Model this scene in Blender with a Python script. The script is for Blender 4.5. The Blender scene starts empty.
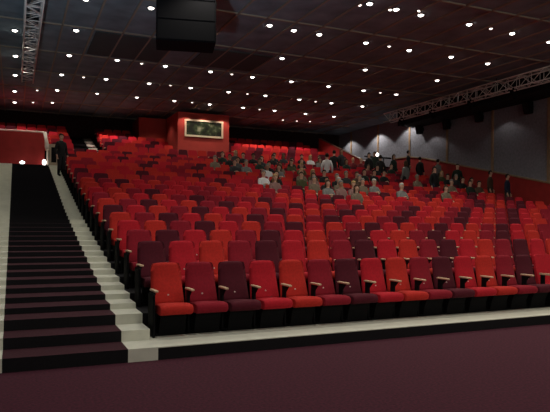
import bpy, bmesh, math, random
from mathutils import Vector, Matrix
random.seed(11)
S = bpy.context.scene
C = S.collection
EYE = 1.875            # eye height above the hall floor
CS, SN = 0.917, 0.399  # the camera looks along (SN, CS)
F = 598.0              # focal length in pixels at 550 wide
PX, PY = 275.0, 222.3  # principal column, horizon line
ROLL = 0.0088          # the camera was held slightly askew
SHEAR = 0.035          # seat rows are not quite square to the aisle
def sh(u): return SHEAR * max(0.0, u - 1.79)

# ------------------------------------------------------------------ materials
def mat(name, col, rough=0.85, metal=0.0, noise=0.0, scale=40.0, bump=0.0, emit=None, estr=0.0, sheen=0.0, spec=0.3):
    m = bpy.data.materials.new(name); m.use_nodes = True
    nt = m.node_tree; b = nt.nodes['Principled BSDF']
    b.inputs['Base Color'].default_value = (*col, 1)
    b.inputs['Roughness'].default_value = rough
    b.inputs['Metallic'].default_value = metal
    b.inputs['Specular IOR Level'].default_value = spec
    if sheen: b.inputs['Sheen Weight'].default_value = sheen
    if emit:
        b.inputs['Emission Color'].default_value = (*emit, 1)
        b.inputs['Emission Strength'].default_value = estr
        m.cycles.emission_sampling = 'NONE'
    if noise or bump:
        tc = nt.nodes.new('ShaderNodeTexCoord'); n = nt.nodes.new('ShaderNodeTexNoise')
        n.inputs['Scale'].default_value = scale; n.inputs['Detail'].default_value = 3
        nt.links.new(tc.outputs['Object'], n.inputs['Vector'])
        if noise:
            r = nt.nodes.new('ShaderNodeValToRGB')
            r.color_ramp.elements[0].position = .3; r.color_ramp.elements[1].position = .7
            r.color_ramp.elements[0].color = (*[c * (1 - noise) for c in col], 1)
            r.color_ramp.elements[1].color = (*[min(1, c * (1 + noise)) for c in col], 1)
            nt.links.new(n.outputs['Fac'], r.inputs['Fac']); nt.links.new(r.outputs['Color'], b.inputs['Base Color'])
        if bump:
            bp = nt.nodes.new('ShaderNodeBump'); bp.inputs['Strength'].default_value = bump; bp.inputs['Distance'].default_value = .01
            nt.links.new(n.outputs['Fac'], bp.inputs['Height']); nt.links.new(bp.outputs['Normal'], b.inputs['Normal'])
    return m

M = {}
M['orange'] = mat('fabric_orange', (0.50, 0.023, 0.016), .9, noise=.12, scale=30)
M['red'] = mat('fabric_red', (0.46, 0.009, 0.021), .9, noise=.12, scale=30)
M['crimson'] = mat('fabric_crimson', (0.26, 0.007, 0.020), .9, noise=.12, scale=30)
M['plum'] = mat('fabric_plum', (0.080, 0.005, 0.014), .9, noise=.12, scale=30)
M['black'] = mat('black_plastic', (0.004, 0.004, 0.005), .8, spec=.15)
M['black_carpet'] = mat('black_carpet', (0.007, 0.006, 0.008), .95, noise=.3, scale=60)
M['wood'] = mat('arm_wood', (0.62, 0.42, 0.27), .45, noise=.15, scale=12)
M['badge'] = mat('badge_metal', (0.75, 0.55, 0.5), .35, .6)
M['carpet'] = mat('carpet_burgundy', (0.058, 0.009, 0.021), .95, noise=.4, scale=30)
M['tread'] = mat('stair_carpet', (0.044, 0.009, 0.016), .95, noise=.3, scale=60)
M['stone'] = mat('white_stone', (0.66, 0.66, 0.56), .55, noise=.06, scale=5)
M['ceil'] = mat('ceiling_panel', (0.18, 0.24, 0.28), .9, noise=.25, scale=1.2)
M['ceil_dark'] = mat('ceiling_void', (0.010, 0.011, 0.012), .9)
M['ceil_hatch'] = mat('ceiling_hatch', (0.065, 0.085, 0.09), .9)
M['grille'] = mat('speaker_grille', (0.003, 0.003, 0.004), .9, spec=.1)
M['rib'] = mat('ceiling_rib', (0.29, 0.26, 0.21), .8)
M['wall_grey'] = mat('acoustic_cloth', (0.225, 0.23, 0.265), .95, noise=.18, scale=9)
M['wall_trim'] = mat('oak_strip', (0.30, 0.20, 0.12), .6, noise=.15, scale=6)
M['dark_oak'] = mat('dark_oak', (0.12, 0.05, 0.03), .6)
M['wall_red'] = mat('red_panel', (0.33, 0.022, 0.020), .8, noise=.12, scale=3)
M['wall_back'] = mat('back_wall', (0.022, 0.007, 0.008), .9)
M['booth'] = mat('booth_red', (0.42, 0.050, 0.040), .85, noise=.08, scale=2)
M['cream'] = mat('cream_frame', (0.80, 0.68, 0.50), .5)
M['steel'] = mat('truss_aluminium', (0.85, 0.83, 0.80), .45, .1)
M['rail'] = mat('rail_metal', (0.85, 0.75, 0.65), .5, .1)
M['beige'] = mat('beige_panel', (0.42, 0.33, 0.24), .6)
M['lamp'] = mat('lamp_glow', (1, 1, 1), .5, emit=(1.0, 0.93, 0.84), estr=4.0)
M['lamp_small'] = mat('lamp_glow_small', (1, 1, 1), .5, emit=(1.0, 0.86, 0.74), estr=1.3)
M['step_lamp'] = mat('step_lamp_glow', (1, 1, 1), .5, emit=(0.80, 1.0, 0.92), estr=1.6)
M['end_lamp'] = mat('end_lamp_glow', (1, 1, 1), .5, emit=(1.0, 0.95, 0.9), estr=2.5)

def art_mat():
    m = bpy.data.materials.new('framed_panel'); m.use_nodes = True
    nt = m.node_tree; b = nt.nodes['Principled BSDF']; b.inputs['Roughness'].default_value = .9
    tc = nt.nodes.new('ShaderNodeTexCoord'); n = nt.nodes.new('ShaderNodeTexNoise')
    n.inputs['Scale'].default_value = 2.3; n.inputs['Detail'].default_value = 2.5
    mp = nt.nodes.new('ShaderNodeMapping'); mp.inputs['Location'].default_value = (3.1, 0.4, 1.2)
    r = nt.nodes.new('ShaderNodeValToRGB'); e = r.color_ramp.elements
    e[0].position = .42; e[0].color = (0.006, 0.010, 0.006, 1)
    e[1].position = .74; e[1].color = (0.34, 0.38, 0.26, 1)
    x = e.new(.56); x.color = (0.030, 0.055, 0.022, 1)
    nt.links.new(tc.outputs['Object'], mp.inputs['Vector']); nt.links.new(mp.outputs['Vector'], n.inputs['Vector'])
    nt.links.new(n.outputs['Fac'], r.inputs['Fac']); nt.links.new(r.outputs['Color'], b.inputs['Base Color'])
    return m
M['art'] = art_mat()

# ------------------------------------------------------------------ helpers
def add_box(bm, x0, x1, y0, y1, z0, z1, mi=0):
    vs = [bm.verts.new(p) for p in ((x0,y0,z0),(x1,y0,z0),(x1,y1,z0),(x0,y1,z0),(x0,y0,z1),(x1,y0,z1),(x1,y1,z1),(x0,y1,z1))]
    fs = []
    for q in ((3,2,1,0),(4,5,6,7),(0,1,5,4),(1,2,6,5),(2,3,7,6),(3,0,4,7)):
        f = bm.faces.new([vs[i] for i in q]); f.material_index = mi; fs.append(f)
    return vs, fs

def bev_box(x0, x1, y0, y1, z0, z1, b=.01, seg=2):
    bm = bmesh.new(); add_box(bm, x0, x1, y0, y1, z0, z1)
    bmesh.ops.bevel(bm, geom=bm.edges[:], offset=b, segments=seg, profile=.5, affect='EDGES')
    return bm

def add_prism(bm, pts, u0, u1, mi=0):
    """closed (v,z) outline swept along u"""
    a = [bm.verts.new((u0, p[0], p[1])) for p in pts]; b = [bm.verts.new((u1, p[0], p[1])) for p in pts]
    n = len(pts); out = []
    for i in range(n):
        j = (i + 1) % n
        f = bm.faces.new((a[i], a[j], b[j], b[i])); f.material_index = mi; out.append(f)
    f = bm.faces.new(a[::-1]); f.material_index = mi; f = bm.faces.new(b); f.material_index = mi
    return out

def add_tube(bm, p, q, r, n=8, mi=0):
    p, q = Vector(p), Vector(q); d = (q - p).normalized()
    s = d.orthogonal().normalized(); t = d.cross(s)
    ra = [bm.verts.new(p + r * (math.cos(2*math.pi*i/n) * s + math.sin(2*math.pi*i/n) * t)) for i in range(n)]
    rb = [bm.verts.new(q + r * (math.cos(2*math.pi*i/n) * s + math.sin(2*math.pi*i/n) * t)) for i in range(n)]
    for i in range(n):
        f = bm.faces.new((ra[i], ra[(i+1) % n], rb[(i+1) % n], rb[i])); f.material_index = mi; f.smooth = True
    bm.faces.new(ra[::-1]).material_index = mi; bm.faces.new(rb).material_index = mi

def add_lathe(bm, prof, n=12, mi=0, cap=True):
    """profile (r,z) turned about z"""
    rings = [[bm.verts.new((r*math.cos(2*math.pi*i/n), r*math.sin(2*math.pi*i/n), z)) for i in range(n)] for r, z in prof]
    for a, b in zip(rings, rings[1:]):
        for i in range(n):
            f = bm.faces.new((a[i], a[(i+1) % n], b[(i+1) % n], b[i])); f.material_index = mi; f.smooth = True
    if cap:
        bm.faces.new(rings[0][::-1]).material_index = mi; bm.faces.new(rings[-1]).material_index = mi

def to_mesh(name, bm, mats):
    bmesh.ops.recalc_face_normals(bm, faces=bm.faces[:])
    me = bpy.data.meshes.new(name); bm.to_mesh(me); bm.free()
    for m in (mats if isinstance(mats, (list, tuple)) else [mats]): me.materials.append(m)
    return me

def obj(name, bm, mats, parent=None):
    me = bm if isinstance(bm, bpy.types.Mesh) else to_mesh(name, bm, mats)
    o = bpy.data.objects.new(name, me); C.objects.link(o)
    if parent: o.parent = parent
    return o

def tag(o, label, cat, group=None, kind=None):
    o['label'] = label; o['category'] = cat
    if group: o['group'] = group
    if kind: o['kind'] = kind
    return o

def thing(name, label, cat, loc=(0, 0, 0), rotz=0.0, group=None):
    o = bpy.data.objects.new(name, None); C.objects.link(o)
    o.empty_display_size = .1; o.location = loc; o.rotation_euler = (0, 0, rotz)
    return tag(o, label, cat, group)

def struct(name, bm, mats, parent=None):
    o = obj(name, bm, mats, parent)
    if not parent: o['kind'] = 'structure'
    return o

def dup(root, loc, rotz=None):
    r = root.copy(); C.objects.link(r); r.location = loc
    if rotz is not None: r.rotation_euler = (0, 0, rotz)
    for ch in list(root.children):
        if ch.name.startswith('end_panel'): continue
        c = ch.copy(); C.objects.link(c); c.parent = r
    return r

ONES = ['', 'first', 'second', 'third', 'fourth', 'fifth', 'sixth', 'seventh', 'eighth', 'ninth', 'tenth', 'eleventh', 'twelfth',
        'thirteenth', 'fourteenth', 'fifteenth', 'sixteenth', 'seventeenth', 'eighteenth', 'nineteenth']
def ordinal(n):
    if n < 20: return ONES[n]
    t, o = divmod(n, 10)
    return {2: 'twentieth', 3: 'thirtieth', 4: 'fortieth'}[t] if o == 0 else {2: 'twenty-', 3: 'thirty-', 4: 'forty-'}[t] + ONES[o]

def level(px, py):
    """image position in a level picture"""
    return px + ROLL * (py - 206), py - ROLL * (px - 275)
def ray(px, py=170):
    """direction in plan (u, v) of an image column, unit depth"""
    t = (level(px, py)[0] - PX) / F
    return CS * t + SN, -SN * t + CS
def on_ceiling(px, py, h):
    a, b = ray(px, py); Z = F * h / (PY - level(px, py)[1]); return a * Z, b * Z
def depth(u, v): return SN * u + CS * v

# ------------------------------------------------------------------ rake of the hall (z above the hall floor)
R = 1.10
V0 = 8.03                                   # front edge of the first platform
RISE = [0, 0, .30, .18, .18, .18, .19, .19, .20, .20, .21, .21] + [.24] * 8
FL = [0, EYE - 1.70]
for k in range(2, 20): FL.append(FL[-1] + RISE[k])
NROW = 19
def pv(k): return V0 + R * (k - 1)          # platform front edge
def sv(k): return pv(k) + 0.97              # back plane of the seats of a row
ZX = FL[NROW] + .24                         # level of the cross aisle
VX = pv(NROW) + R                           # where it starts (28.93)
VR = 31.3; RR, RH = 1.10, .33               # rear block
def rear_z(j): return ZX + .42 + RH * j
def rear_v(j): return VR + RR * j
HC = EYE + 6.5                              # ceiling
VB = 38.8                                   # back wall
UW = 22.0                                   # right wall
UL = -3.0                                   # left wall
NREAR = 7

# floor
bm = bmesh.new(); add_box(bm, UL, UW, -9, V0 + .3, -.2, 0)
for q in bm.verts:
    if q.co.y > 0 and q.co.x > 10: q.co.y = V0 + sh(UW) + .3
struct('floor', bm, M['carpet'])
# terrace under the seats
pts = [(V0, -.2), (V0, FL[1] - .012)]
for k in range(2, NROW + 1): pts += [(pv(k), FL[k-1] - (.012 if k == 2 else 0)), (pv(k), FL[k])]
pts += [(VX, FL[NROW]), (VX, ZX)]
rear = [(VR, ZX)]
for j in range(NREAR): rear += [(rear_v(j), rear_z(j)), (rear_v(j) + RR, rear_z(j))]
tail = [(VB, rear_z(NREAR - 1)), (VB, -.2)]
rear[-1] = (VB, rear_z(NREAR - 1))
bm = bmesh.new(); add_prism(bm, pts + rear + tail[1:], 1.79, UW)
for q in bm.verts:
    if q.co.y < VX + .01: q.co.y += sh(q.co.x)
struct('floor_terrace', bm, M['black_carpet'])
bm = bmesh.new(); add_prism(bm, pts + rear + tail[1:], UL, -.80)
struct('floor_terrace_left', bm, M['black_carpet'])
# white stone edge of the first platform
bm = bmesh.new()
add_box(bm, 1.79, UW - .12, V0 - .004, V0 + .76, FL[1] - .012, FL[1])
for q in bm.verts: q.co.y += sh(q.co.x)
struct('trim_1', bm, M['stone'])

# aisle stairs: burgundy treads with black risers between white stone borders
def stair_profile(off=0.0):
    p = [(V0 + off, -.2)]
    for k in range(1, NROW + 1):
        z0 = FL[k]; z1 = FL[k+1] if k < NROW else ZX
        p += [(pv(k) + off, z0), (pv(k) + R/2 + off, z0), (pv(k) + R/2 + off, (z0 + z1)/2), (pv(k) + R + off, (z0 + z1)/2)]
    p += [(VX + off, ZX), (VR + 1, ZX), (VR + 1, -.2)]
    return p
st = bpy.data.objects.new('stairs', None); C.objects.link(st); st['kind'] = 'structure'
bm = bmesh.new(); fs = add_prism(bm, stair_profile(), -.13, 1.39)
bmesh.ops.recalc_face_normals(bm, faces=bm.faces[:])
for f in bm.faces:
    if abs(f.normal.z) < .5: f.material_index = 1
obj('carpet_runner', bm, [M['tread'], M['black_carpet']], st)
bm = bmesh.new(); add_prism(bm, stair_profile(), 1.39, 1.79); obj('stone_border', bm, M['stone'], st)
bm = bmesh.new(); add_prism(bm, stair_profile(), -.80, -.13); obj('stone_border', bm, M['stone'], st)

# walls and ceiling
bm = bmesh.new(); add_box(bm, UW, UW + .2, -9, VB + .2, -.2, HC)
wr = struct('wall_right', bm, M['wall_grey'])
bm = bmesh.new(); add_box(bm, UL - .2, UL, -9, VB + .2, -.2, HC)
struct('wall_left', bm, M['wall_back'])
bm = bmesh.new(); add_box(bm, UL - .2, UW + .2, VB, VB + .2, -.2, HC)
struct('wall_back', bm, M['wall_back'])
bm = bmesh.new(); add_box(bm, UL - .2, UW + .2, -9.2, -9, -.2, HC)
struct('wall_front', bm, M['ceil_dark'])
bm = bmesh.new(); add_box(bm, UL - .2, UW + .2, -9.2, VB + .2, HC, HC + .2, 0)
u = UL + .46
while u < 20.6:
    add_box(bm, u - .03, u + .03, 4, VB, HC - .045, HC + .01, 1); u += .985
v = 3.6
while v < VB - .3:
    add_box(bm, UL, 20.6, v - .035, v + .035, HC - .045, HC + .01, 1); v += 3.48
struct('ceiling', bm, [M['ceil'], M['rib']])
# black panels in the ceiling
def ceil_panel(name, u0, u1, v0, v1):
    bm = bmesh.new(); add_box(bm, u0, u1, v0, v1, HC - .04, HC + .05); struct(name, bm, M['ceil_hatch'])
ceil_panel('ceiling_opening', 2.5, 5.3, 21.2, 24.2)
ceil_panel('ceiling_hatch', 6.5, 9.2, 21.5, 24.0)
# black bulkhead over the right aisle
bm = bmesh.new(); add_box(bm, 20.6, UW, 2, 29.4, EYE + 5.72, HC)
struct('trim_2', bm, M['ceil_dark'])
# oak strips dividing the grey wall
def terrace_at(v):
    """smooth rake line"""
    pts_ = [(-9, 0), (V0 - .6, 0), (V0, FL[1])] + [(pv(k), FL[k]) for k in range(2, NROW + 1)] + [(VX, ZX), (VR, ZX)] + [(rear_v(j), rear_z(j)) for j in range(NREAR)] + [(VB + 1, rear_z(NREAR - 1))]
    for (a, za), (b, zb) in zip(pts_, pts_[1:]):
        if a <= v <= b: return za + (zb - za) * (v - a) / (b - a)
    return 0
for i in range(9):
    vv = 30.1 + 3.45 * 2 - 3.45 * i
    bm = bmesh.new(); add_box(bm, UW - .05, UW + .02, vv - .07, vv + .07, (terrace_at(vv - sh(UW)) + 1.5) if vv < VR else ZX, HC if vv > 29.4 else EYE + 5.73)
    struct('trim_%d' % (3 + i), bm, M['wall_trim'])
# red wainscot with an oak cap along the right wall
bm = bmesh.new(); bc = bmesh.new()
vs_ = [V0 - .6, V0] + [pv(k) for k in range(2, NROW + 1)] + [VX + .5, VR - sh(UW) + .2]
H1 = 1.52
low = [(v, -.1) for v in vs_]; top = [(v + sh(UW), terrace_at(v) + H1) for v in vs_]
add_prism(bm, [(top[0][0], -.1)] + top + [(top[-1][0], -.1)], UW - .09, UW + .01)
for a, b in zip(top, top[1:]):
    add_prism(bc, [(a[0], a[1]), (b[0], b[1]), (b[0], b[1] + .07), (a[0], a[1] + .07)], UW - .12, UW + .01)
w = struct('baseboard_right', bm, M['wall_red']); obj('cap_rail', bc, M['wall_trim'], w)
# red wall closing the top of the stairs, rail on top
VW = 30.0
bm = bmesh.new(); add_box(bm, UL, 1.25, VW, VW + .18, ZX - .05, EYE + 4.08)
w = struct('wall_vomitory', bm, M['wall_red'])
bm = bmesh.new(); add_tube(bm, (UL, VW + .09, EYE + 4.13), (1.22, VW + .09, EYE + 4.13), .045)
add_tube(bm, (1.22, VW + .09, EYE + 4.13), (1.40, VW + .09, EYE + 3.3), .11); add_tube(bm, (1.38, VW + .09, EYE + 3.45), (1.38, VW + .09, ZX), .045)
obj('handrail', bm, M['rail'], w)
# rear block stair: dark carpet with white borders
def rear_profile():
    p = [(VR, ZX - .1), (VR, ZX + .02)]
    for j in range(NREAR):
        p += [(rear_v(j), rear_z(j) + .03), (rear_v(j) + RR/2, rear_z(j) + .03), (rear_v(j) + RR/2, rear_z(j) + RH/2 + .03), (rear_v(j) + RR, rear_z(j) + RH/2 + .03)]
    p = [q for q in p if q[0] < VB - .1]
    return p + [(p[-1][0], ZX - .1)]
sr = bpy.data.objects.new('stairs_rear', None); C.objects.link(sr); sr['kind'] = 'structure'
bm = bmesh.new(); add_prism(bm, rear_profile(), 2.98, 3.78); obj('carpet_runner', bm, M['black_carpet'], sr)
bm = bmesh.new(); add_prism(bm, rear_profile(), 3.78, 4.26); obj('stone_border', bm, M['stone'], sr)
bm = bmesh.new(); add_prism(bm, rear_profile(), 2.76, 2.98); obj('stone_border', bm, M['stone'], sr)
# red balustrade beside the rear block, right
bm = bmesh.new(); bc = bmesh.new()
add_prism(bm, [(30.2, ZX - .1), (30.2, EYE + 3.56), (36.3, EYE + 5.76), (36.3, ZX - .1)], 19.0, 19.15)
add_prism(bc, [(30.2, EYE + 3.56), (36.3, EYE + 5.76), (36.3, EYE + 5.785), (30.2, EYE + 3.585)], 18.97, 19.18)
w = struct('wall_balustrade', bm, M['wall_red']); obj('cap_rail', bc, M['dark_oak'], w)
bm = bmesh.new(); add_box(bm, 6.85, 8.5, 36.5, VB + .05, rear_z(4) - .1, EYE + 6.3)
struct('wall_booth_side', bm, M['booth'])
# projection booth standing out of the back wall
BV = 33.6
bm = bmesh.new(); add_box(bm, 8.5, 11.6, BV, VB + .05, rear_z(1) - .1, EYE + 6.3)
struct('wall_booth', bm, M['booth'])
t = thing('framed_picture', 'wide dark picture in a cream frame on the red booth front', 'picture', (10.05, BV, EYE + 5.40))
bm = bmesh.new()
for a in ((-1.16, 1.16, .40, .50), (-1.16, 1.16, -.50, -.40), (-1.16, -1.06, -.40, .40), (1.06, 1.16, -.40, .40)):
    add_box(bm, a[0], a[1], -.08, 0, a[2], a[3])
obj('frame', bm, M['cream'], t)
bm = bmesh.new(); add_box(bm, -1.06, 1.06, -.03, -.002, -.40, .40); obj('panel', bm, M['art'], t)

# beige side panel and step lamps at the head of the stairs
t = thing('side_panel', 'beige upright panel with dark inset at the head of the white stair border', 'panel', (1.62, 29.3, ZX))
bm = bmesh.new()
for a in ((-.2, -.11, 0, 1.0), (.11, .2, 0, 1.0), (-.11, .11, .86, 1.0), (-.11, .11, 0, .16)): add_box(bm, a[0], a[1], -.04, .04, a[2], a[3])
obj('frame', bm, M['beige'], t)
bm = bmesh.new(); add_box(bm, -.11, .11, -.02, .02, .16, .86); obj('inset', bm, M['black'], t)
for (px, zz, m, lab) in ((22, .12, 'step_lamp', 'round greenish white lamp at the foot of the red wall above the stairs'), (44, .16, 'end_lamp', 'white lamp glowing at the right end of the red wall above the stairs')):
    a, b = ray(px); vv = 29.7; uu = a / b * vv
    t = thing('step_light', lab, 'light', (uu, vv, ZX))
    bm = bmesh.new(); add_lathe(bm, [(.07, 0), (.07, .02), (.03, .03), (.03, .06)], 12); obj('base', bm, M['black'], t)
    bm = bmesh.new(); h = .14 if px == 22 else .24
    add_lathe(bm, [(.04, .06), (.11 if px == 22 else .085, .06 + h*.35), (.11 if px == 22 else .085, .06 + h*.7), (.05, .06 + h), (.01, .06 + h + .02)], 12); obj('globe', bm, M[m], t)

# ------------------------------------------------------------------ theatre seats
PITCH = 0.547; U1 = 1.89 + PITCH / 2
def su(n): return U1 + PITCH * n
NSEAT = 34
OFFS = [2, 0, 1, 3, 2, 0, 2, 1, 3, 0, 2, 1, 0, 3, 1, 2, 0, 3, 1]
CYC = ['plum', 'red', 'orange', 'crimson']
CNAME = {'plum': 'dark plum', 'red': 'bright red', 'orange': 'orange-red', 'crimson': 'crimson'}
def seat_col(k, n):
    if k > 7 and random.random() < .4: return random.choice(['red', 'orange', 'red', 'crimson', 'orange'])
    return CYC[(n - OFFS[(k - 1) % len(OFFS)]) % 4]

def back_bm(nx=8, nz=10):
    """padded high back, tapering to rounded top corners; front faces -y"""
    bm = bmesh.new(); z0, z1 = .40, 1.06
    def hw(t):
        w = .262 - .030 * t
        if t > .86: w -= .045 * (1 - math.sqrt(max(0, 1 - ((t - .86)/.14)**2)))
        return w
    fr, bk = [], []
    for i in range(nz + 1):
        t = 1 - (1 - i / nz) ** 1.6
        z = z0 + (z1 - z0) * t; w = hw(t); lean = -.01 + .17 * t + .02 * math.sin(t * math.pi)
        th = .085 - .045 * t
        rf, rb = [], []
        for j in range(nx + 1):
            s = -1 + 2 * j / nx; edge = abs(s) ** 6
            y = lean + .018 * s * s - .02 * math.sin(math.pi * min(1, t * 1.6)) * (1 - s * s) + .022 * edge + (.02 if i == nz else 0)
            zz = z - (.012 * s**4 if i == nz else 0)
            rf.append(bm.verts.new((w * s, y, zz))); rb.append(bm.verts.new((w * s * .98, lean + th + .01 - .02 * s * s, zz)))
        fr.append(rf); bk.append(rb)
    for i in range(nz):
        for j in range(nx):
            bm.faces.new((fr[i][j], fr[i][j+1], fr[i+1][j+1], fr[i+1][j])).smooth = True
            f = bm.faces.new((bk[i][j+1], bk[i][j], bk[i+1][j], bk[i+1][j+1])); f.smooth = True; f.material_index = 1
        bm.faces.new((fr[i][0], fr[i+1][0], bk[i+1][0], bk[i][0])); bm.faces.new((fr[i+1][nx], fr[i][nx], bk[i][nx], bk[i+1][nx]))
    for j in range(nx):
        bm.faces.new((fr[nz][j], fr[nz][j+1], bk[nz][j+1], bk[nz][j])); bm.faces.new((fr[0][j+1], fr[0][j], bk[0][j], bk[0][j+1]))
    return bm
def cushion_bm():
    bm = bmesh.new(); pts = [(-.035, .345), (-.40, .33), (-.455, .35), (-.475, .40), (-.465, .445), (-.43, .472), (-.30, .478), (-.10, .462), (-.035, .45)]
    us = [-.247, -.235, -.12, 0, .12, .235, .247]; rings = []
    for u_ in us:
        k_ = .975 if abs(u_) > .24 else 1
        rings.append([bm.verts.new((u_, -.25 + (p[0] + .25) * k_, .41 + (p[1] - .41) * (k_ if k_ == 1 else .82) + .012 * (1 - (u_/.247)**2) * (p[1] > .42))) for p in pts])
    for a, b in zip(rings, rings[1:]):
        for i in range(len(pts)):
            j = (i + 1) % len(pts); f = bm.faces.new((a[i], a[j], b[j], b[i])); f.smooth = True
    bm.faces.new(rings[0][::-1]); bm.faces.new(rings[-1])
    return bm
BACKM = {c: to_mesh('backrest', back_bm(), [M[c], M['black']]) for c in CYC}
CUSHM = {c: to_mesh('cushion', cushion_bm(), M[c]) for c in CYC}
bm = bmesh.new(); add_prism(bm, [(-.02, 0), (-.02, .34), (-.30, .325), (-.24, .2), (-.19, 0)], -.20, .20)
add_box(bm, -.23, .23, -.19, -.02, 0, .025); BASEM = to_mesh('base', bm, M['black'])
bm = bev_box(-.032, .032, -.335, -.025, .655, .690, .014, 2); ARMM = to_mesh('armrest', bm, M['wood'])
bm = bmesh.new(); add_prism(bm, [(-.05, 0), (-.05, .655), (-.26, .655), (-.16, .56), (-.15, 0)], -.0145, .0145)
add_prism(bm, [(-.02, .0), (-.02, .03), (-.19, .03), (-.19, 0)], -.0145, .0145); SUPM = to_mesh('arm_support', bm, M['black'])
bm = bmesh.new(); add_lathe(bm, [(.017, 0), (.017, .004), (.010, .007)], 10)
bmesh.ops.rotate(bm, verts=bm.verts[:], matrix=Matrix.Rotation(math.radians(90), 3, 'X')); BADM = to_mesh('number_badge', bm, M['badge'])
bm = bev_box(-.018, .018, -.36, -.02, 0, .64, .03, 3); ENDM = to_mesh('end_panel', bm, M['black'])

def make_seat(col):
    t = bpy.data.objects.new('theatre_seat', None); C.objects.link(t); t.empty_display_size = .1
    obj('backrest', BACKM[col], None, t); obj('cushion', CUSHM[col], None, t); obj('base', BASEM, None, t)
    a = obj('armrest', ARMM, None, t); a.location = (-PITCH/2, 0, 0); a['label'] = 'pale wooden armrest'
    s = obj('arm_support', SUPM, None, t); s.location = (-PITCH/2, 0, 0)
    b = obj('number_badge', BADM, None, t); b.location = (0, .035, .57); b['label'] = 'small pale number badge'
    return t
proto = {c: make_seat(c) for c in CYC}
used = set()
def put_seat(k, n):
    c = seat_col(k, n)
    loc = (su(n), sv(k) + sh(su(n)), FL[k])
    if c not in used:
        o = proto[c]; o.location = loc; o.rotation_euler = (0, 0, math.atan(SHEAR)); used.add(c)
    else: o = dup(proto[c], loc, math.atan(SHEAR))
    tag(o, '%s theatre seat, %s from the stair aisle in the %s row from the front' % (CNAME[c], ordinal(n + 1), ordinal(k)), 'seat', 'tip-up seats of the front rows')
    if n == 0:
        e = obj('end_panel', ENDM, None, o); e.location = (-PITCH/2 - .036, 0, 0)
    return o

seats = []
far = []                      # seats that go into the one mass behind
for k in range(1, NROW + 1):
    nmax = int((1.119 * sv(k) - U1) / PITCH + .35)
    for n in range(NSEAT):
        if k <= 11 and n <= nmax: seats.append((k, n))
        elif n <= nmax + 4: far.append((su(n), sv(k) + sh(su(n)), FL[k], seat_col(k, n)))
for k, n in seats: put_seat(k, n)
for j in range(NREAR - 1):
    u = UL + .57; n = 0
    while u < 18.6:
        if not (2.5 < u < 4.6) and not (rear_v(j) + .97 > BV - .35 and 8.1 < u < 11.95) and not (rear_v(j) + .97 > 36 and 6.4 < u < 8.9) and not (j == 0 and u < 1.6):
            far.append((u, rear_v(j) + .97, rear_z(j), CYC[(n + j * 3) % 4] if random.random() < .7 else random.choice(['red', 'orange'])))
        u += PITCH; n += 1
bm = bmesh.new(); IDX = {c: i for i, c in enumerate(CYC)}; IDX['black'] = 4; IDX['wood'] = 5
for (u, v, z, c) in far:
    i = IDX[c]
    W = [(.40, .262), (.75, .258), (.95, .242), (1.03, .228), (1.06, .19)]
    prev = None
    for zz, w in W:
        y = -.01 + .26 * (zz - .40); th = .08 - .05 * (zz - .4)
        ring = [bm.verts.new((u - w, v + y, z + zz)), bm.verts.new((u + w, v + y, z + zz)), bm.verts.new((u + w, v + y + th, z + zz)), bm.verts.new((u - w, v + y + th, z + zz))]
        if prev:
            for q in range(4):
                f = bm.faces.new((prev[q], prev[(q+1) % 4], ring[(q+1) % 4], ring[q])); f.material_index = 4 if q == 2 else i
        prev = ring
    bm.faces.new(prev).material_index = i
    add_box(bm, u - .245, u + .245, v - .46, v - .035, z + .34, z + .47, i)
    add_box(bm, u - .19, u + .19, v - .30, v - .03, z, z + .34, 4)
    add_box(bm, u - .297, u - .233, v - .33, v - .03, z + .655, z + .69, 5)
    add_box(bm, u - .28, u - .25, v - .15, v - .05, z, z + .655, 4)
o = obj('theatre_seat_rows', bm, [M[c] for c in CYC] + [M['black'], M['wood']])
tag(o, 'mass of red, orange and plum seats filling the upper rows of the hall', 'seats', kind='stuff')

# ------------------------------------------------------------------ ceiling downlights
BIG = [(14.8,31.6),(76,31.6),(85.5,.6),(15.3,57),(69,56.4),(117,61),(15,76),(61.5,75.5),(106,80),(14.5,92),(57,91),(97,94),(136.7,98),(14.5,103),(52.3,103),
 (151,9.3),(186,46.4),(269.4,26.7),(165.2,67),(210.5,72.5),(252.2,78),(149,84.3),(190.5,88.6),(228.4,92.7),(265.3,96.3),(174.2,101.5),(209.5,105),(243,108.3),(274.5,111.3),
 (319.2,35.7),(369.5,5.1),(396,10.7),(365.7,44),(409,51.3),(282,59.4),(365,70.7),(291.4,82.4),(328.4,87.2),(363.4,91.3),(396,95.2),(299.3,100.3),(331.3,103.8),(362.3,107),
 (305.2,114.4),(333.8,117.2),(420.7,16.4),(469,25.6),(512,34.6),(410.4,51),(451,58),(487.5,64.6),(437,81.3),(549,43),(293.7,31.6)]
SMALL = [(83.4,78),(37,91),(33,103),(141.5,64.4),(231.7,75),(170.4,86),(247.3,94.6),(192,103),(259.4,110),(359.5,6.4),(390,11),(389,47.4),(380.2,93.4),(315.4,102.2),(419,12),(490.8,29.7),(282.8,120.5),(296.8,121.5),(309.8,122)]
BIG = [b for i, b in enumerate(BIG) if not any(math.hypot(b[0]-c[0], b[1]-c[1]) < 4 for c in BIG[:i])]
rowsd = {}
for big, lst in ((True, BIG), (False, SMALL)):
    for px, py in lst:
        u, v = on_ceiling(px, py, 6.44)
        if v > VB - .3: v = VB - .4
        rowsd.setdefault(int(round((v - 18.2) / 3.5)), []).append((u, v, big))
bm = bmesh.new(); add_lathe(bm, [(.125, 0), (.125, -.02), (.095, -.024), (.095, 0)], 14, cap=False); RINGB = to_mesh('trim_ring', bm, M['black'])
bm = bmesh.new(); add_lathe(bm, [(.092, -.005), (.088, -.025), (.07, -.048), (.04, -.062), (.008, -.066)], 14); LENSB = to_mesh('lens', bm, M['lamp'])
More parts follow.
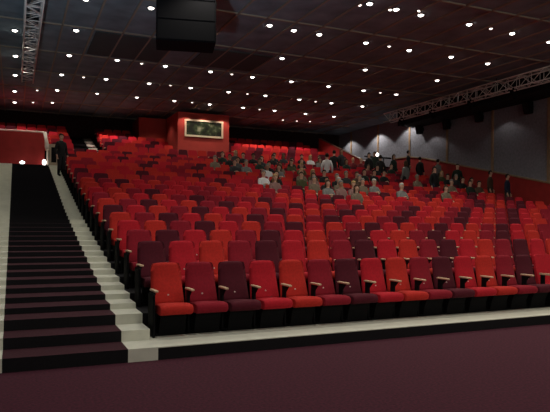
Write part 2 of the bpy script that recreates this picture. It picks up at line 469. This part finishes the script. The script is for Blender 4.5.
bm = bmesh.new(); add_lathe(bm, [(.085, 0), (.085, -.02), (.065, -.025), (.065, 0)], 12, cap=False); RINGS = to_mesh('trim_ring', bm, M['black'])
bm = bmesh.new(); add_lathe(bm, [(.062, -.005), (.058, -.025), (.035, -.05), (.006, -.06)], 12); LENSS = to_mesh('lens', bm, M['lamp_small'])
ks = sorted(rowsd, reverse=True)
spots = []
lamp_i = 0
for ri, kk in enumerate(ks):
    for i, (u, v, big) in enumerate(sorted(rowsd[kk])):
        t = thing('ceiling_downlight', '%s downlight, %s from left in the %s ceiling row from the back wall' % ('bright round' if big else 'small dim', ordinal(i + 1), ordinal(ri + 1)),
                  'light', (u, v, HC), 0, 'downlights in the dark ceiling')
        obj('trim_ring', RINGB if big else RINGS, None, t); obj('lens', LENSB if big else LENSS, None, t)
        if big: spots.append((u, v))

# ------------------------------------------------------------------ trusses, speakers, hanging cluster
def truss(name, label, u, v0, v1, zb, s=.45):
    t = thing(name, label, 'truss', (u, v0, zb))
    L = v1 - v0; h = s / 2
    for sx in (-h, h):
        for sz in (0, s):
            bm = bmesh.new(); add_tube(bm, (sx, 0, sz), (sx, L, sz), .027, 8); obj('chord', bm, M['steel'], t)
    bm = bmesh.new(); n = max(2, int(L / .62)); d = L / n
    for i in range(n):
        y0, y1 = i * d, (i + 1) * d
        if i % 2: y0, y1 = y1, y0
        for sx in (-h, h): add_tube(bm, (sx, y0, 0), (sx, y1, s), .014, 6)
        for sz in (0, s): add_tube(bm, (-h, y0, sz), (h, y1, sz), .014, 6)
        add_tube(bm, (-h, i * d, 0), (h, i * d, 0), .014, 6); add_tube(bm, (-h, i * d, s), (h, i * d, s), .014, 6)
        for sx in (-h, h): add_tube(bm, (sx, i * d, 0), (sx, i * d, s), .014, 6)
    obj('bracing', bm, M['steel'], t)
    for f in (.06, .5, .94):
        bm = bmesh.new(); add_tube(bm, (0, L * f, s), (0, L * f, HC - zb), .012, 6); add_box(bm, -h, h, L*f - .03, L*f + .03, s - .03, s + .03)
        obj('hanger', bm, M['black'], t)
    return t
truss('lighting_truss', 'silver lattice truss hanging from the ceiling above the stair aisle', .45, 13.0, 28.0, EYE + 5.95, .45)
TR = truss('lighting_truss', 'silver lattice truss hanging along the black bulkhead by the grey right wall', 19.6, 12.0, 29.0, EYE + 5.8, .48)

# stage lanterns clamped on the right truss
def lantern(u, v, z, yaw, label):
    t = thing('stage_lantern', label, 'stage light', (u, v, z), yaw, 'stage lanterns under the right truss')
    bm = bmesh.new(); bmesh.ops.create_cone(bm, cap_ends=True, segments=14, radius1=.12, radius2=.085, depth=.34)
    bmesh.ops.rotate(bm, verts=bm.verts[:], matrix=Matrix.Rotation(math.radians(65), 3, 'X')); bmesh.ops.translate(bm, verts=bm.verts[:], vec=(0, 0, -.26))
    obj('housing', bm, M['black'], t)
    bm = bmesh.new()
    for s in (-.14, .14): add_box(bm, s - .008, s + .008, -.02, .02, -.28, -.06)
    add_box(bm, -.148, .148, -.02, .02, -.075, -.055); add_box(bm, -.03, .03, -.03, .03, -.06, .02)
    obj('yoke', bm, M['black'], t)
for i, v in enumerate((16.6, 19.2, 21.8, 24.6, 27.2)):
    lantern(19.6 - .30, v, EYE + 5.76, math.radians(-70), 'black stage lantern, %s from the right under the right-hand truss' % ordinal(i + 1))

def wall_speaker(v, z, label):
    t = thing('wall_speaker', label, 'speaker', (UW - .06, v, z), math.radians(-90), 'loudspeakers on the grey wall')
    bm = bmesh.new(); add_prism(bm, [(-.10, .02), (-.10, .56), (-.42, .56), (-.30, .02)], -.19, .19); obj('cabinet', bm, M['black'], t)
    bm = bmesh.new(); add_prism(bm, [(-.435, .53), (-.425, .53), (-.315, .05), (-.325, .05)], -.17, .17); obj('grille', bm, M['ceil_dark'], t)
    bm = bmesh.new(); add_box(bm, -.05, .05, -.11, .06, .2, .4); obj('bracket', bm, M['black'], t)
for v, z, lab in ((20.7, 4.92, 'black loudspeaker on the grey wall, nearest the right edge'), (23.9, 5.02, 'black loudspeaker on the grey wall, second from the right edge'),
                  (26.4, 5.0, 'black loudspeaker on the grey wall, second from the far end'), (28.8, 5.06, 'black loudspeaker on the grey wall, farthest from the camera')):
    wall_speaker(v, EYE + z + .18, lab)

t = thing('hanging_speaker_cluster', 'large black box hung from the ceiling above the seats', 'speaker cluster', (4.1, 15.4, EYE + 4.72), math.radians(-13))
bm = bev_box(-.78, .78, -.1, .9, 0, 1.62, .02, 2); obj('cabinet', bm, M['grille'], t)
bm = bmesh.new()
for i in range(3): add_box(bm, -.74, .74, -.125, -.1, .04 + .53 * i, .53 + .53 * i)
obj('grille', bm, M['grille'], t)
for s in (-.55, .55):
    bm = bmesh.new(); add_box(bm, s - .03, s + .03, .3, .36, 1.62, HC - EYE - 4.72); obj('hanger', bm, M['black'], t)

# ------------------------------------------------------------------ people
SK = [mat('skin_fair', (.62, .36, .26), .6), mat('skin_tan', (.40, .21, .14), .6), mat('skin_dark', (.12, .06, .04), .6)]
EYEM = mat('face_dark', (.03, .015, .012), .5); LIPM = mat('lips', (.40, .12, .10), .5)
def body_mesh(pose):
    """one continuous skinned figure facing -y; returns (body, shirt, trousers, shoes L/R, hair) meshes"""
    V, E, Rr, K = [], [], [], []
    def add(p, r, parent, kind):
        V.append(Vector(p)); Rr.append(r); K.append(kind)
        if parent is not None: E.append((parent, len(V) - 1))
        return len(V) - 1
    if pose.startswith('sit'):
        pz, py = .60, -.17
        pel = add((0, py, pz), .135, None, 'legs'); wa = add((0, py + .02, pz + .17), .13, pel, 'top'); ch = add((0, py + .045, pz + .36), .15, wa, 'top')
        nb = add((0, py + .05, pz + .50), .075, ch, 'top')
        kn = lambda s: (s * .12, py - .44, .545); hp = lambda s: (s * .085, py - .06, pz - .02)
        an = lambda s: (s * .12, py - .45, .11); to = lambda s: (s * .135, py - .60, .045)
        if pose == 'sit_fold': el = lambda s: (s * .215, py - .08, pz + .20); wr_ = lambda s: (s * .03, py - .24, pz + .24 + .03 * s); hd = lambda s: Vector((-s * .09, py - .25, pz + .25 + .03 * s))
        else: el = lambda s: (s * .20, py - .05, pz + .20); wr_ = lambda s: (s * .11, py - .27, pz + .14); hd = lambda s: Vector((s * .085, py - .36, pz + .125))
    else:
        pz, py = .93, 0.0
        pel = add((0, py, pz), .135, None, 'legs'); wa = add((0, py, pz + .17), .125, pel, 'top'); ch = add((0, py, pz + .37), .15, wa, 'top')
        nb = add((0, py + .01, pz + .52), .075, ch, 'top')
        hp = lambda s: (s * .085, py, pz - .06); kn = lambda s: (s * .10, py - .02, .50)
        an = lambda s: (s * .11, py + .02, .10); to = lambda s: (s * .13, py - .14, .045)
        el = lambda s: (s * .25, py + .03, pz + .16); wr_ = lambda s: (s * .25, py - .07, pz - .07); hd = lambda s: Vector((s * .25, py - .10, pz - .16))
    ne = add(V[nb] + Vector((0, -.005, .065)), .055, nb, 'skin')
    h0 = add(V[nb] + Vector((0, -.025, .145)), .080, ne, 'head'); h1 = add(V[nb] + Vector((0, -.015, .215)), .086, h0, 'head'); h2 = add(V[nb] + Vector((0, -.005, .27)), .060, h1, 'head')
    hc = V[h1].copy()
    for s in (-1, 1):
        sh = add((s * .165, V[ch].y + .005, V[ch].z + .075), .068, ch, 'top'); e_ = add(el(s), .047, sh, 'top'); w_ = add(wr_(s), .031, e_, 'top')
        H = hd(s); W_ = V[w_]; dr = (H - W_).normalized(); pm = add(W_ + dr * .06, .034, w_, 'skin')
        sd = dr.cross(Vector((0, 0, 1)) if pose != 'stand' else Vector((1, 0, 0))).normalized()
        dn = Vector((0, 0, -1)) if pose != 'stand' else Vector((-s, 0, 0))
        for q, ln in ((-1.5, .060), (-.5, .072), (.5, .068), (1.5, .052)):
            a = add(V[pm] + dr * .045 + sd * q * .019, .010, pm, 'skin'); b = add(V[a] + dr * ln * .55 + dn * .010, .009, a, 'skin'); add(V[b] + dr * ln * .4 + dn * .022, .007, b, 'skin')
        a = add(V[pm] - dr * .02 + sd * .042 * (1 if s > 0 else -1), .011, pm, 'skin'); add(V[a] + dr * .04 + sd * .012 * (1 if s > 0 else -1), .009, a, 'skin')
        hi = add(hp(s), .098, pel, 'legs'); kk_ = add(kn(s), .066, hi, 'legs'); cm = add(V[kk_].lerp(Vector(an(s)), .35), .060, kk_, 'legs')
        aa = add(an(s), .040, cm, 'shoe'); add(to(s), .036, aa, 'shoe')
    me = bpy.data.meshes.new('skel'); me.from_pydata([v[:] for v in V], E, [])
    ob = bpy.data.objects.new('skel', me); C.objects.link(ob)
    md = ob.modifiers.new('skin', 'SKIN'); sv_ = me.skin_vertices[0].data
    for i, r in enumerate(Rr): sv_[i].radius = (r, r)
    sv_[0].use_root = True
    sb = ob.modifiers.new('sub', 'SUBSURF'); sb.levels = 1; sb.render_levels = 1
    dg = bpy.context.evaluated_depsgraph_get(); em = bpy.data.meshes.new_from_object(ob.evaluated_get(dg))
    bpy.data.objects.remove(ob); 
    bm = bmesh.new(); bm.from_mesh(em)
    segs = [(V[a], V[b], K[b], b) for a, b in E]
    def kind(p):
        best = None
        for a, b, k_, bi in segs:
            d = b - a; tt = max(0, min(1, (p - a).dot(d) / max(1e-9, d.length_squared))); dd = (a + d * tt - p).length / max(.02, Rr[bi])
            if best is None or dd < best[0]: best = (dd, k_)
        return best[1]
    bm.normal_update()
    fk = {f.index: kind(f.calc_center_median()) for f in bm.faces}
    def shell(test, off, nm):
        b2 = bmesh.new(); mp = {}
        for f in bm.faces:
            if not test(f): continue
            vs = []
            for v_ in f.verts:
                if v_.index not in mp: mp[v_.index] = b2.verts.new(v_.co + v_.normal * off)
                vs.append(mp[v_.index])
            b2.faces.new(vs).smooth = True
        return to_mesh(nm, b2, SK[0])
    cx = lambda f: f.calc_center_median()
    out = {}
    out['shirt'] = shell(lambda f: fk[f.index] == 'top', .012, 'shirt')
    out['trousers'] = shell(lambda f: fk[f.index] == 'legs', .011, 'trousers')
    out['shoeL'] = shell(lambda f: fk[f.index] == 'shoe' and cx(f).x < 0, .010, 'shoe'); out['shoeR'] = shell(lambda f: fk[f.index] == 'shoe' and cx(f).x >= 0, .010, 'shoe')
    for nm, lo in (('hair', -.075), ('hair_long', -.20)):
        b2 = bmesh.new(); bmesh.ops.create_uvsphere(b2, u_segments=20, v_segments=16, radius=1)
        for v_ in b2.verts:
            z_ = v_.co.z
            v_.co = Vector((v_.co.x * .092, v_.co.y * .101 + .010, z_ * .112 if z_ > 0 or nm == 'hair' else z_ * .22)) if nm == 'hair' or z_ > 0 else Vector((v_.co.x * (.100 + .015 * -z_) / max(.35, math.sqrt(1 - z_ * z_) + .02), v_.co.y * .108 / max(.5, math.sqrt(1 - z_ * z_) + .02) + .012, z_ * .22))
        kill = [f for f in b2.faces if not (f.calc_center_median().z > .052 or (f.calc_center_median().z > lo and f.calc_center_median().y > -.012))]
        bmesh.ops.delete(b2, geom=kill, context='FACES')
        for f in b2.faces: f.smooth = True
        bmesh.ops.translate(b2, verts=b2.verts[:], vec=hc + Vector((0, 0, .012)))
        out[nm] = to_mesh(nm, b2, SK[0])
    for f in bm.faces: f.smooth = True
    # nose, ears, eyes and mouth
    def blob(c, sx, sy, sz, mi):
        r_ = bmesh.ops.create_uvsphere(bm, u_segments=8, v_segments=6, radius=1, matrix=Matrix.Translation(c) @ Matrix.Diagonal((sx, sy, sz, 1)))
        for f in {f for v_ in r_['verts'] for f in v_.link_faces}: f.material_index = mi; f.smooth = True
    fy = hc.y - .082
    blob(hc + Vector((0, -.086, -.028)), .013, .020, .022, 0)
    for s in (-1, 1):
        blob(hc + Vector((s * .080, .0, -.02)), .013, .016, .026, 0); blob(hc + Vector((s * .032, -.075, .0)), .013, .010, .008, 1)
    blob(hc + Vector((0, -.080, -.066)), .024, .010, .007, 2)
    out['body'] = to_mesh('person', bm, [SK[0], EYEM, LIPM]); out['head'] = hc
    return out
POSES = {p: body_mesh(p) for p in ('sit_lap', 'sit_fold', 'stand')}
CM = {}
def cm(name, col, rough=.85):
    if name not in CM: CM[name] = mat('cloth_' + name, col, rough)
    return CM[name]
TOPS = {'black': (.010, .010, .011), 'dark green': (.012, .022, .016), 'charcoal': (.03, .03, .034), 'navy': (.012, .016, .04), 'grey': (.06, .06, .062), 'beige': (.16, .12, .085),
        'white': (.66, .66, .68), 'brown': (.07, .04, .025), 'pale pink': (.22, .12, .11), 'dark red': (.15, .015, .02), 'light grey': (.17, .17, .165), 'olive': (.06, .06, .025)}
HAIRS = {'dark': (.012, .008, .006), 'brown': (.05, .025, .013), 'blonde': (.42, .27, .12), 'grey': (.20, .19, .18), 'white': (.50, .48, .45)}
PANTS = {'a': (.012, .012, .015), 'b': (.02, .025, .05), 'c': (.04, .035, .03)}
def setm(o, m):
    o.material_slots[0].link = 'OBJECT'; o.material_slots[0].material = m
def person(pose, top, hair, loc, rotz, skin, label, group):
    P = POSES[pose]
    o = bpy.data.objects.new('person', P['body']); C.objects.link(o); o.location = loc; o.rotation_euler = (0, 0, rotz); setm(o, SK[skin])
    tag(o, label, 'person', group)
    for nm, key, m in (('shirt', 'shirt', cm(top, TOPS[top])), ('trousers', 'trousers', random.choice([cm('p' + q, c) for q, c in PANTS.items()])),
                       ('shoe', 'shoeL', M['black']), ('shoe', 'shoeR', M['black']), ('hair', 'hair_long' if hair in ('blonde', 'brown') and random.random() < .6 else 'hair', cm('hair ' + hair, HAIRS[hair]))):
        if hair == 'bald' and nm == 'hair': continue
        c = obj(nm, P[key], None, o); setm(c, m)
    return o
# heads seen in the photograph: column, row, top, hair
CROWD = [(217.6,163,'beige','grey'),(223.4,158,'dark green','brown'),(229,160,'black','dark'),(238,159,'charcoal','blonde'),(240,166,'grey','brown'),(243.6,168,'light grey','grey'),(246.5,162,'black','dark'),(234,166,'charcoal','brown'),
 (256,162,'black','dark'),(260,165,'dark green','brown'),(265,166,'charcoal','brown'),(270,160.6,'black','dark'),(277,162,'black','dark'),(268,171.5,'white','grey'),(272.5,171,'black','dark'),(278,172,'light grey','brown'),(266,179,'white','grey'),
 (275,177,'black','brown'),(278,182,'pale pink','blonde'),(283,172,'beige','brown'),
 (286,161,'charcoal','brown'),(288,167,'olive','brown'),(292,164.5,'dark green','dark'),(302,161,'black','dark'),(303,166,'black','dark'),(309.6,162,'white','blonde'),(317.3,165,'light grey','brown'),(321,161,'brown','brown'),
 (303,172,'olive','blonde'),(306,176,'beige','blonde'),(311.5,177,'olive','blonde'),(301,181,'olive','brown'),(318.6,179,'pale pink','brown'),(320.5,184,'beige','grey'),(325,179,'black','dark'),(329,183,'black','dark'),(332,187.5,'light grey','brown'),
 (338.6,182,'black','grey'),(345.6,181,'charcoal','grey'),(336.6,188,'beige','white'),(344,187,'pale pink','grey'),(342,166,'black','dark'),(349,164,'dark green','brown'),
 (353,162,'dark red','blonde'),(358,164.5,'dark red','blonde'),(353,179,'brown','brown'),(351.6,188,'pale pink','blonde'),(359,185,'brown','grey'),(366.4,187,'beige','grey'),(374,188,'light grey','white'),(357,191,'beige','brown'),
 (369.6,171,'dark red','brown'),(378.6,170,'pale pink','brown'),(385,171,'black','dark'),(366,178,'dark green','dark'),(373,178.5,'black','dark'),(377,174,'black','dark'),(391.5,170,'dark green','dark'),(385,177,'black','dark'),
 (402.4,193,'light grey','white'),(418,185.4,'beige','grey'),(432,178,'black','dark'),(444.4,180,'olive','blonde'),(453.4,186,'beige','grey'),(458.5,184,'charcoal','grey'),(448,192,'beige','brown'),
 (460,171,'black','dark'),(467,175,'black','dark'),(468,180,'dark red','dark'),(484,182,'brown','dark'),(469,187,'dark green','dark')]
taken = set()
GRP = 'people in the middle rows'
def seat_u_at(px, v):
    a, b = ray(px); return a / b * v
for i, (px, py, top, hair) in enumerate(CROWD):
    best = None; lx, ly = level(px, py)
    for k in range(6, NROW + 1):
        v = sv(k) - .17; u = seat_u_at(px, v); u = seat_u_at(px, v + sh(u)); n0 = int(round((u - U1) / PITCH))
        for n in (n0, n0 - 1, n0 + 1):
            if not 0 <= n < NSEAT or (k, n) in taken: continue
            vv = v + sh(su(n)); Z = depth(su(n), vv); X = CS * su(n) - SN * vv
            qx = PX + F * X / Z; qy = PY - F * (FL[k] + 1.30 - EYE) / Z + 5.0
            e = ((qx - lx) ** 2) * .8 + (qy - ly) ** 2 * 1.6
            if best is None or e < best[0]: best = (e, k, n)
    e, k, n = best; taken.add((k, n))
    person(random.choice(['sit_lap', 'sit_fold']), top, hair, (su(n), sv(k) + sh(su(n)), FL[k]), math.atan(SHEAR), 0 if random.random() < .8 else 1,
           'person with %s hair in %s top, seated %s row, %s from the aisle' % (hair, top, ordinal(k), ordinal(n + 1)), GRP)
# people on their feet: column, row number (floor), top, hair, turn, label
STAND = [(328, 16, 'white', 'dark', 150, 'person in a white shirt standing among the seated crowd, back turned'),
 (335.5, 18, 'black', 'dark', 160, 'person in black standing just right of the person in the white shirt'),
 (345.5, 19, 'charcoal', 'brown', 20, 'person in charcoal standing below the sloping red balustrade'),
 (366, 18, 'black', 'dark', 10, 'dark-clad person standing at the left end of the dark group by the black panel'),
 (374, 19, 'dark green', 'dark', -30, 'person in dark green standing under the black panel with the white light'),
 (382, 17, 'black', 'dark', 170, 'person in black standing in the middle of the dark group by the right wall'),
 (390, 18, 'dark green', 'brown', 20, 'person in dark green standing at the right end of the dark group'),
 (408, 15, 'light grey', 'brown', 200, 'person in a light grey top standing in front of the red wainscot'),
 (437.5, 17, 'light grey', 'dark', 90, 'person in a pale top standing against the red wainscot beside dark figures'),
 (432, 13, 'black', 'dark', 10, 'person in black standing among the seats below the pale-topped standing person'),
 (454.5, 15, 'dark green', 'dark', -20, 'person in dark green standing before the grey wall at the crowd right end')]
for px, k, top, hair, turn, lab in STAND:
    v = sv(k) - .70; u = seat_u_at(px, v); u = seat_u_at(px, v + sh(u))
    n = round((u - U1) / PITCH)
    while (k, n) in taken and n < NSEAT: n += 1
    taken.add((k, n)); person('stand', top, hair, (su(n), v + sh(su(n)), FL[k]), math.radians(turn), 0, lab, 'people on their feet in the hall')
for px, u, top, hair, turn, lab in ((409.5, 21.1, 'black', 'dark', 60, 'person in black standing in the side aisle against the wainscot, farther of two'),
                             (422.5, 21.1, 'black', 'dark', 100, 'person in black standing in the side aisle against the wainscot, nearer of two'),
                             (484, 21.1, 'brown', 'dark', 30, 'dark figure in the side aisle under the wall strip right of the crowd'),
                             (505.5, 21.1, 'navy', 'dark', 30, 'person in navy standing in the side aisle, farthest right of all')):
    a, b = ray(px); v = u * b / a
    k = max(1, min(NROW, int((v - sh(u) - V0) / R) + 1)); v = pv(k) + .5 + sh(u); z = FL[k] if v < VX else ZX
    person('stand', top, hair, (u, v, z), math.radians(turn), 0, lab, 'people on their feet in the hall')
a, b = ray(61); v = pv(17) + .28
person('stand', 'black', 'dark', (a / b * v, v, FL[17]), math.radians(30), 0, 'person in black standing on the white stair border near the top of the stairs', 'people on their feet in the hall')

# black panel with a small white light over the dark group
a, b = ray(377); v = 29.6; u = a / b * v
t = thing('desk_screen', 'black tilted panel with a small white light above the dark standing group', 'panel', (u, v, ZX))
bm = bmesh.new(); add_prism(bm, [(-.5, 1.22), (-.5, 1.30), (.42, 1.45), (.42, 1.37)], -.62, .62); obj('lid', bm, M['black'], t)
bm = bmesh.new()
for s in (-.5, .5): add_tube(bm, (s, .1, 0), (s, .1, 1.36), .03, 8)
add_box(bm, -.55, .55, -.3, .4, .72, .80); obj('stand', bm, M['black'], t)
bm = bmesh.new(); add_lathe(bm, [(.03, 1.40), (.08, 1.44), (.09, 1.52), (.06, 1.58), (.01, 1.60)], 12); obj('lamp', bm, M['end_lamp'], t)

# ------------------------------------------------------------------ light
def spot(name, loc, e, col, size=math.radians(130), blend=.6, rot=(0, 0, 0), rad=.1):
    l = bpy.data.lights.new(name, 'SPOT'); l.energy = e; l.color = col; l.spot_size = size; l.spot_blend = blend; l.shadow_soft_size = rad
    o = bpy.data.objects.new(name, l); C.objects.link(o); o.location = loc; o.rotation_euler = rot; return o
def area(name, loc, e, col, sx, sy, rot):
    l = bpy.data.lights.new(name, 'AREA'); l.energy = e; l.color = col; l.shape = 'RECTANGLE'; l.size = sx; l.size_y = sy
    o = bpy.data.objects.new(name, l); C.objects.link(o); o.location = loc; o.rotation_euler = rot; return o
WARM = (1.0, .92, .78)
for u, v in spots: spot('downlight_beam', (u, v, HC - .12), 26, WARM)
for u in (0.5, 4.4, 8.3, 12.2, 16.1, 20.0):
    for v in (14.6, 9.8, 5.6): spot('downlight_beam', (u, v, HC - .12), 95, WARM)
area('stage_border', (9, -5.5, EYE + 4.6), 230, (1.0, .92, .80), 16, 1.0, (math.radians(72), 0, 0))
# wall washers by the far part of the grey wall
for v, e in ((37.0, 62), (33.4, 82), (30.0, 64), (27.7, 12), (22.2, 5)):
    spot('wall_washer', (UW - .8, v, (HC - .15) if v > 29.4 else EYE + 5.5), e, (1, .93, .85), math.radians(124), .25, (0, math.radians(4), 0), .06)
# light over the booth front; pinkish fill added to brighten the rear rows
for u in (8.9, 10.0, 11.2): spot('booth_light', (u, BV - .6, HC - .12), 30, (1, .75, .6), math.radians(95), .6, (math.radians(12), 0, 0), .06)
for u, e in ((0, 200), (5.2, 130), (14.2, 130), (17, 95)): spot('rear_fill', (u, 34.6, HC - .12), e, (1.0, .70, .68), math.radians(125))

spot('rear_fill', (7.6, 35.2, HC - .12), 18, (1, .75, .6), math.radians(110))  # weak fill added for the red wall beside the booth
spot('rear_fill', (15.0, 30.6, HC - .12), 60, (1, .75, .65), math.radians(120))  # fill added to brighten the red balustrade
# added cool fill, unseen, to brighten the left ceiling and truss
spot('left_ceiling_fill', (-1.5, 4.2, .3), 1500, (.75, .87, 1.0), math.radians(104), .8, (math.radians(180 - 28), 0, 0), .3)
# ------------------------------------------------------------------ camera, world, colour management
cd = bpy.data.cameras.new('camera'); cam = bpy.data.objects.new('camera', cd); C.objects.link(cam)
cam.location = (0, 0, EYE); cam.rotation_euler = (Matrix.Rotation(-math.atan2(SN, CS), 3, 'Z') @ Matrix.Rotation(math.radians(90), 3, 'X') @ Matrix.Rotation(ROLL, 3, 'Z')).to_euler()
cd.sensor_fit = 'HORIZONTAL'; cd.sensor_width = 36; cd.lens = F / 550 * 36; cd.shift_y = (PY - 206) / 550
cd.clip_end = 200
S.camera = cam
w = bpy.data.worlds.new('world'); S.world = w; w.use_nodes = True
w.node_tree.nodes['Background'].inputs['Color'].default_value = (.5, .55, .7, 1); w.node_tree.nodes['Background'].inputs['Strength'].default_value = .02
vs = S.view_settings; vs.view_transform = 'Standard'; vs.look = 'None'; vs.gamma = 1; vs.exposure = 1.1; vs.use_curve_mapping = False
S.cycles.max_bounces = 6
